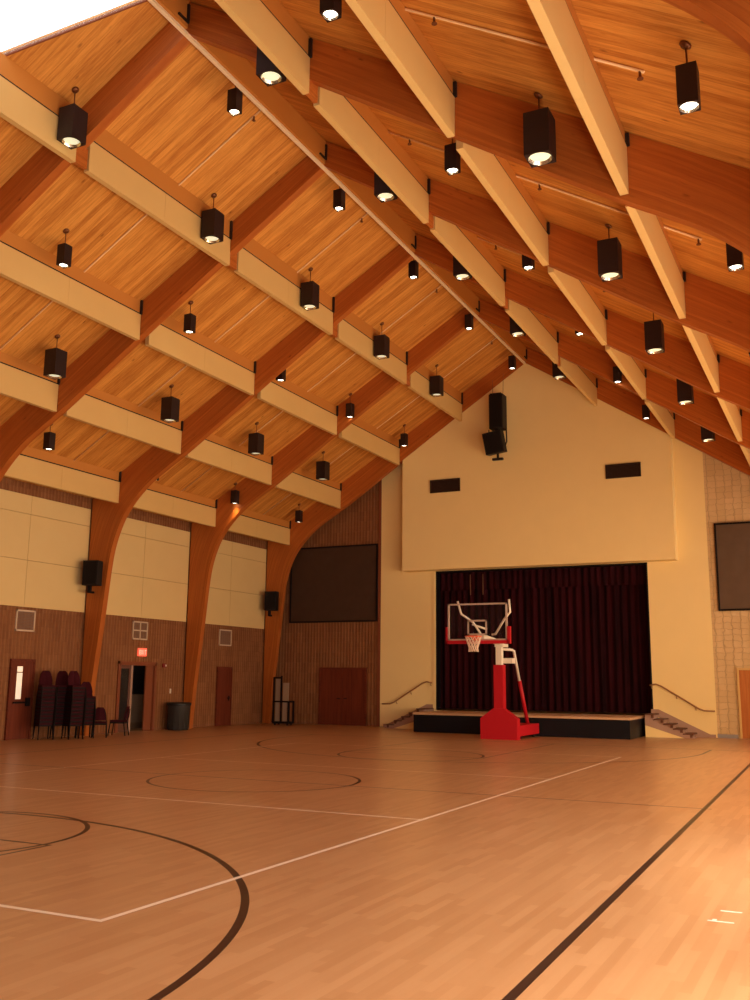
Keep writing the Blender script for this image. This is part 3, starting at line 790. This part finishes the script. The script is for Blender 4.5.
# stairs at both ends of the stage, running along the wall
def stairs(side, lab):
    t = thing('stage_stairs', lab, 'stairs', (XC+side*4.05, YB-.03, 0), 0, 'short stairs at the ends of the stage')
    top = .74; n = 5; rise = top/n; run = .30; dep = .95
    MB().box(*sorted((side*-.10, side*.16)), -dep+.05, 0, 0, top-.04).build('landing_block', M['stringer'], t)
    for i in range(n):
        z = top-rise*i; a = .18+run*(i-1); b = a+run
        if i:
            MB().box(*sorted((side*a, side*(b-.02))), -dep+.05, 0, 0, z-.04).build('riser_block', M['stringer'], t)
        tr = MB().box(*sorted((side*(a if i else -.1), side*(b+.02))), -dep-.01, 0, z-.04, z)
        tr.box(*sorted((side*(b-.08), side*b)), -dep-.01, -dep+.05, z-rise*.85, z-.04)
        tr.build('tread', M['stepdark'], t)
    L = .18+run*(n-1)
    P = [(side*-.10, top-.12), (side*(L+.10), .03), (side*(L+.10), 0), (side*(L-.25), 0), (side*-.10, top-.36)]
    MB().prism(P, 'y', -dep, -dep+.05).build('stringer', M['stringer'], t)
    MB().prism([(side*-.10, 0), (side*-.10, top-.36), (side*(L-.25), 0)], 'y', -dep+.01, -dep+.05).build('side_panel', M['plaster'], t)
    MB().prism([(side*-.06, top), (side*-.06, top+.13), (side*.18, top+.13), (side*(L+.42), .10), (side*1.98, .10), (side*1.98, 0), (side*L, 0)], 'y', -.02, 0).build('skirting', M['stringer'], t)
    t2 = thing('handrail', 'brown wall handrail above the %s stage stairs' % ('right' if side > 0 else 'left'), 'handrail', (XC+side*4.05, YB-.04, 0), 0, 'handrails beside the stage')
    pts = [(side*-.06, -.09, 1.66), (side*.15, -.09, 1.70), (side*.32, -.09, 1.64), (side*1.5, -.09, .92), (side*1.66, -.09, .86), (side*2.0, -.09, .85)]
    MB().tube(pts, .026, 8).build('rail', M['rail'], t2)
    for q in ((side*.0, 1.66), (side*.8, 1.33), (side*1.4, .97)):
        MB().tube([(q[0], 0, q[1]-.1), (q[0], -.06, q[1]-.09), (q[0], -.09, q[1]-.02)], .014, 6).build('bracket', M['rail'], t2)
stairs(1, 'short stairs down from the right end of the stage')
stairs(-1, 'short stairs down from the left end of the stage')

# ------------------------------------------------------------------ portable basketball hoop
t = thing('basketball_hoop', 'red portable basketball hoop with white post before the stage', 'basketball hoop', (-9.87, 28.75, 0))
R_, W = M['red'], M['white']
base = MB().prism([(-.58, 0), (.60, 0), (.60, .62), (.16, .93), (-.16, .93), (-.58, .62)], 'y', 0, .30)
base.build('front_pad', R_, t, bevel=.02)
b = MB().box(-.50, .60, .30, 2.3, .10, .42); b.build('base_frame', R_, t, bevel=.02)
for wx in (-.45, .5):
    MB().tube([(wx-.03, 2.0, .07), (wx+.03, 2.0, .07)], .07, 16).build('wheel', M['black'], t)
    MB().tube([(wx-.03, .6, .07), (wx+.03, .6, .07)], .07, 16).build('wheel', M['black'], t)
MB().box(-.15, .15, .06, .34, .93, 2.25).build('post_pad', R_, t, bevel=.03)
MB().box(-.085, .095, .10, .30, 2.20, 3.02).build('post', W, t, bevel=.01)
# parallel arms from the post to the board
arm = MB()
arm.prism([(-1.55, 2.98), (.30, 2.86), (.30, 2.98), (-1.55, 3.12)], 'x', -.08, .12)
arm.prism([(.05, 2.80), (.60, 2.80), (.60, 2.90), (.05, 2.90)], 'x', -.10, .16)
arm.build('upper_arm', W, t, bevel=.008)
la = MB(); la.tube([(.06, .25, 2.74), (.30, .62, 2.72)], .04, 8); la.box(.10, .40, .26, .55, 2.30, 2.46)
la.build('lower_arm', W, t)
st = MB().tube([(.20, .60, 2.74), (.26, .85, 2.70), (.30, 1.25, 1.75)], .045, 10); st.build('strut', W, t)
MB().tube([(.30, 1.25, 1.78), (.34, 1.95, .36)], .062, 10).build('strut_pad', R_, t)
# backboard (1.85 m wide) at the end of the arm
BY = -1.75; bx0, bx1, bz0, bz1 = -.93, .92, 2.93, 4.02
fr = MB(); q = .045
fr.box(bx0, bx1, BY-.03, BY+.03, bz0, bz0+q).box(bx0, bx1, BY-.03, BY+.03, bz1-q, bz1).box(bx0, bx0+q, BY-.03, BY+.03, bz0, bz1).box(bx1-q, bx1, BY-.03, BY+.03, bz0, bz1)
bb = fr.build('backboard', M['boardframe'], t, label='clear backboard with white border')
MB().box(bx0+q, bx1-q, BY-.008, BY+.008, bz0+q, bz1-q).build('glass', M['glass'], bb)
sq = MB(); a0, a1, c0, c1 = -.31, .30, 3.08, 3.53; q2 = .05
sq.box(a0, a1, BY-.02, BY-.012, c1-q2, c1).box(a0, a1, BY-.02, BY-.012, c0, c0+q2).box(a0, a0+q2, BY-.02, BY-.012, c0, c1).box(a1-q2, a1, BY-.02, BY-.012, c0, c1)
sq.build('shooting_square', M['boardframe'], bb)
pd = MB().box(bx0-.05, bx1+.05, BY-.05, BY+.05, bz0-.10, bz0).box(bx0-.06, bx0-.005, BY-.05, BY+.05, bz0-.10, bz0+.40).box(bx1+.005, bx1+.10, BY-.05, BY+.05, bz0-.10, bz0+.40)
pd.build('edge_padding', R_, t, bevel=.012)
# curved braces behind the board
br = MB()
br.tube([(.30, -1.30, 3.12), (.45, -1.45, 3.12), (.80, -1.64, 3.55), (.98, -1.66, 3.75), (.95, -1.66, 4.12)], .033, 8)
br.tube([(-.05, -1.30, 3.12), (-.25, -1.45, 3.48), (-.55, -1.64, 3.72), (-.66, -1.66, 4.10)], .033, 8)
br.tube([(-.28, -1.45, 3.42), (.1, -1.2, 3.28)], .03, 8)
br.build('brace', W, t)
rim = MB()
RC = (0.0, BY-.36); rr = .235; rz = 3.03
rim.tube([(RC[0]+rr*math.cos(2*PI*i/24), RC[1]+rr*math.sin(2*PI*i/24), rz) for i in range(24)], .016, 8, closed=True)
rim.box(-.10, .10, BY-.17, BY-.02, rz-.10, rz+.02)
rim.build('rim', M['orange'], t)
nt = MB(); nr = [(.235, rz), (.20, rz-.12), (.16, rz-.24), (.13, rz-.34), (.145, rz-.44)]
for i in range(12):
    for sgn in (1, -1):
        nt.tube([(RC[0]+r*math.cos(2*PI*(i+sgn*j*.5)/12), RC[1]+r*math.sin(2*PI*(i+sgn*j*.5)/12), z) for j, (r, z) in enumerate(nr)], .010, 4)
nt.build('net', M['net'], t)

# ------------------------------------------------------------------ stacking chairs
def make_chair(lab):
    t = thing('stacking_chair', lab, 'chair')
    s_ = MB()
    n = 8
    s_.box(-.205, .205, -.22, .22, .415, .465); s_.build('seat', M['maroon'], t, bevel=.02)
    MB().box(-.21, .21, -.23, .21, .368, .413).build('seat_shell', M['black'], t, bevel=.01)
    # tapered, gently curved back
    bk = MB(); rows = [(.50, .18, -.22), (.60, .19, -.235), (.72, .165, -.255), (.82, .13, -.275), (.88, .085, -.285)]
    fr_ = []; 
    for z, hw, y in rows:
        fr_.append([(-hw, y+.03, z), (0, y, z), (hw, y+.03, z)])
    for i in range(len(rows)-1):
        for j in range(2):
            A, B, C_, D_ = fr_[i][j], fr_[i][j+1], fr_[i+1][j+1], fr_[i+1][j]
            o = lambda p: (p[0], p[1]-.035, p[2])
            bk.face([A, B, C_, D_], None, True); bk.face([o(B), o(A), o(D_), o(C_)], None, True)
    o = lambda p: (p[0], p[1]-.035, p[2])
    loop = [r[0] for r in fr_] + [fr_[-1][1]] + [r[2] for r in reversed(fr_)] + [fr_[0][1]]
    for i in range(len(loop)):
        a, b = loop[i], loop[(i+1) % len(loop)]; bk.face([b, a, o(a), o(b)])
    bk.build('backrest', M['maroon'], t)
    for sx in (-1, 1):
        MB().tube([(sx*.19, .20, .43), (sx*.21, .26, 0)], .018, 8).build('leg', M['black'], t)
        MB().tube([(sx*.19, -.20, .43), (sx*.21, -.27, 0)], .018, 8).build('leg', M['black'], t)
        MB().tube([(sx*.19, -.19, .43), (sx*.18, -.25, .56), (sx*.13, -.29, .80)], .013, 8).build('back_post', M['black'], t)
    return t
SP = .105
chair0 = make_chair('')
used = False
def put_chair(loc, rz, lab, grp):
    global used
    c = chair0 if not used else copy_tree(chair0); used = True
    c.location = loc; c.rotation_euler = (0, 0, rz); c['label'] = lab; c['group'] = grp
ordw = ['bottom', 'second from the floor', 'third from the floor', 'fourth from the floor', 'fifth from the floor', 'sixth from the floor', 'seventh from the floor', 'eighth from the floor', 'ninth from the floor', 'tenth from the floor', 'eleventh from the floor']
stacks = [(-20.85, 21.10, 11, -2.1, 'the tall stack next to the windowed door'), (-20.80, 21.68, 11, -2.2, 'the second stack from the windowed door'), (-20.30, 21.68, 11, -2.0, 'the third stack from the windowed door'), (-20.38, 22.25, 8, -2.2, 'the lower stack before the column')]
for x, y, n, rz, lab in stacks:
    for i in range(n):
        pos = 'topmost' if i == n-1 else ordw[i]
        put_chair((x+.004*i*math.sin(-rz), y, i*SP), rz, 'maroon chair, %s in %s' % (pos, lab), 'maroon stacking chairs in stacks by the left wall')
put_chair((-20.22, 22.70, 0), .7, 'single maroon chair at the right end of the stacks, back to the hall', 'loose maroon chairs')
put_chair((-20.40, 23.75, 0), 2.0, 'lone maroon chair standing before the open doorway', 'loose maroon chairs')

# ------------------------------------------------------------------ bin, cart, tape
t = thing('rubbish_bin', 'grey round rubbish bin with black lid beside the arch foot', 'bin', (-20.90, 27.36, 0))
MB().lathe([(.33, 0), (.35, .02), (.385, .80), (.40, .84)], 28).build('body', M['can'], t)
rb = MB()
for i in range(14):
    a = 2*PI*i/14; rb.box(math.cos(a)*.365-.012, math.cos(a)*.365+.012, math.sin(a)*.365-.012, math.sin(a)*.365+.012, .05, .78)
rb.build('ribs', M['can'], t)
MB().lathe([(.41, .82), (.42, .84), (.42, .90), (.36, .93)], 28).build('lid', M['canlid'], t)
t = thing('equipment_cart', 'black framed equipment cart with pale boards in the far left corner', 'cart', (-19.88, 32.55, 0))
f = MB(); q = .03
f.box(-.36, .36, -.2, .2, .06, .14)
for x in (-.34, .34):
    for y in (-.18, .18): f.box(x-q, x+q, y-q, y+q, .1, .92)
for y in (-.18, .18): f.box(-.34, .34, y-q, y+q, .86, .92)
for x in (-.34, .34): f.box(x-q, x+q, -.18, .18, .86, .92)
f.box(-.03, .03, -.20, -.15, .1, 1.86).box(-.37, -.31, -.20, -.15, .9, 1.80).box(-.37, .03, -.20, -.15, 1.76, 1.82)
f.build('frame', M['black'], t)
MB().box(-.28, -.05, -.14, -.11, .15, 1.75).build('board', M['tan'], t)
MB().box(.05, .30, -.14, -.11, .15, 1.6).build('board', M['tan'], t)
for x in (-.28, .28):
    for y in (-.14, .14): MB().tube([(x-.02, y, .05), (x+.02, y, .05)], .05, 12).build('caster', M['canlid'], t)
tag(MB().box(-.10, .06, -.012, .012, .0, .002).build('tape_mark', M['white'], loc=(-.98, 8.48, 0)), 'short strip of white tape on the floor at the right, farther of two', 'tape', 'white tape marks on the floor')
tag(MB().box(-.13, .06, -.012, .012, .0, .002).box(-.10, -.07, -.0, .06, 0, .002).build('tape_mark', M['white'], loc=(-1.0, 8.10, 0)), 'short strip of white tape on the floor at the right, nearer of two', 'tape', 'white tape marks on the floor')

# ------------------------------------------------------------------ light
def area(name, loc, rot, sx, sy, power, col, spread=PI):
    l = bpy.data.lights.new(name, 'AREA'); l.shape = 'RECTANGLE'; l.size = sx; l.size_y = sy; l.energy = power; l.color = col; l.spread = spread
    o = bpy.data.objects.new(name, l); COL.objects.link(o); o.location = loc; o.rotation_euler = rot; return o
DAY = (1.0, .64, .30); SIDE_PALE = (1.0, .86, .68)
for i, (a, b) in enumerate(sorted(WIN)):
    area('window_fill', (XR+.03, (a+b)/2, 5.18), (0, PI/2, 0), 3.0, b-a, 110 if a > 22 else 50, DAY)  # high side fill set in the added windows
for i, (a, b) in enumerate(GD):
    area('door_fill', (XR+.03, (a+b)/2, 1.4), (0, PI/2, 0), 2.4, b-a, (520, 560, 560, 420, 480, 560)[i]*.95, SIDE_PALE if i < 3 else DAY)  # strong low fill in the added doors, the first beside the camera
for kind, x, y, z in LIGHTS:
    if y > 32: continue
    l = bpy.data.lights.new('lamp_spot', 'SPOT'); l.spot_size = math.radians(95 if kind == 'big' else 80); l.spot_blend = .5; l.shadow_soft_size = .08
    l.energy = 20 if kind == 'big' else 60; l.color = (1, .60, .28)
    o = bpy.data.objects.new('lamp_spot', l); COL.objects.link(o); o.location = (x, y, z-.05)
wd = bpy.data.worlds.new('sky'); S.world = wd; wd.use_nodes = True
bg = wd.node_tree.nodes['Background']; bg.inputs[0].default_value = (1, .97, 1, 1); bg.inputs[1].default_value = 3.0
l = bpy.data.lights.new('corridor_lamp', 'POINT'); l.energy = 12; l.color = (1,.7,.45); l.shadow_soft_size = .1
o = bpy.data.objects.new('corridor_lamp', l); COL.objects.link(o); o.location = (XL-.8, 26.3, 2.6)

# ------------------------------------------------------------------ camera
cam = bpy.data.cameras.new('camera'); co = bpy.data.objects.new('camera', cam); COL.objects.link(co)
r = Vector((0.8979849340955672, 0.43991994890895825, 0.009669368610173628)); d = Vector((-0.0720939183644471, 0.16876796277681552, -0.9830156874002693)); fw = Vector((-0.43408009061950803, 0.8820361745938219, 0.18326664081511598))
mw = Matrix(((r.x, -d.x, -fw.x, 0), (r.y, -d.y, -fw.y, 0), (r.z, -d.z, -fw.z, 1.7812), (0, 0, 0, 1)))
co.matrix_world = mw
cam.sensor_fit = 'VERTICAL'; cam.sensor_height = 36; cam.sensor_width = 27; cam.lens = .96014742*36; cam.clip_end = 200
S.camera = co
S.view_settings.view_transform = 'Standard'; S.view_settings.look = 'None'; S.view_settings.gamma = 1; S.view_settings.exposure = -.15
S.view_settings.use_curve_mapping = False
S.cycles.use_denoising = True
S.cycles.max_bounces = 8; S.cycles.diffuse_bounces = 5; S.cycles.sample_clamp_indirect = 6
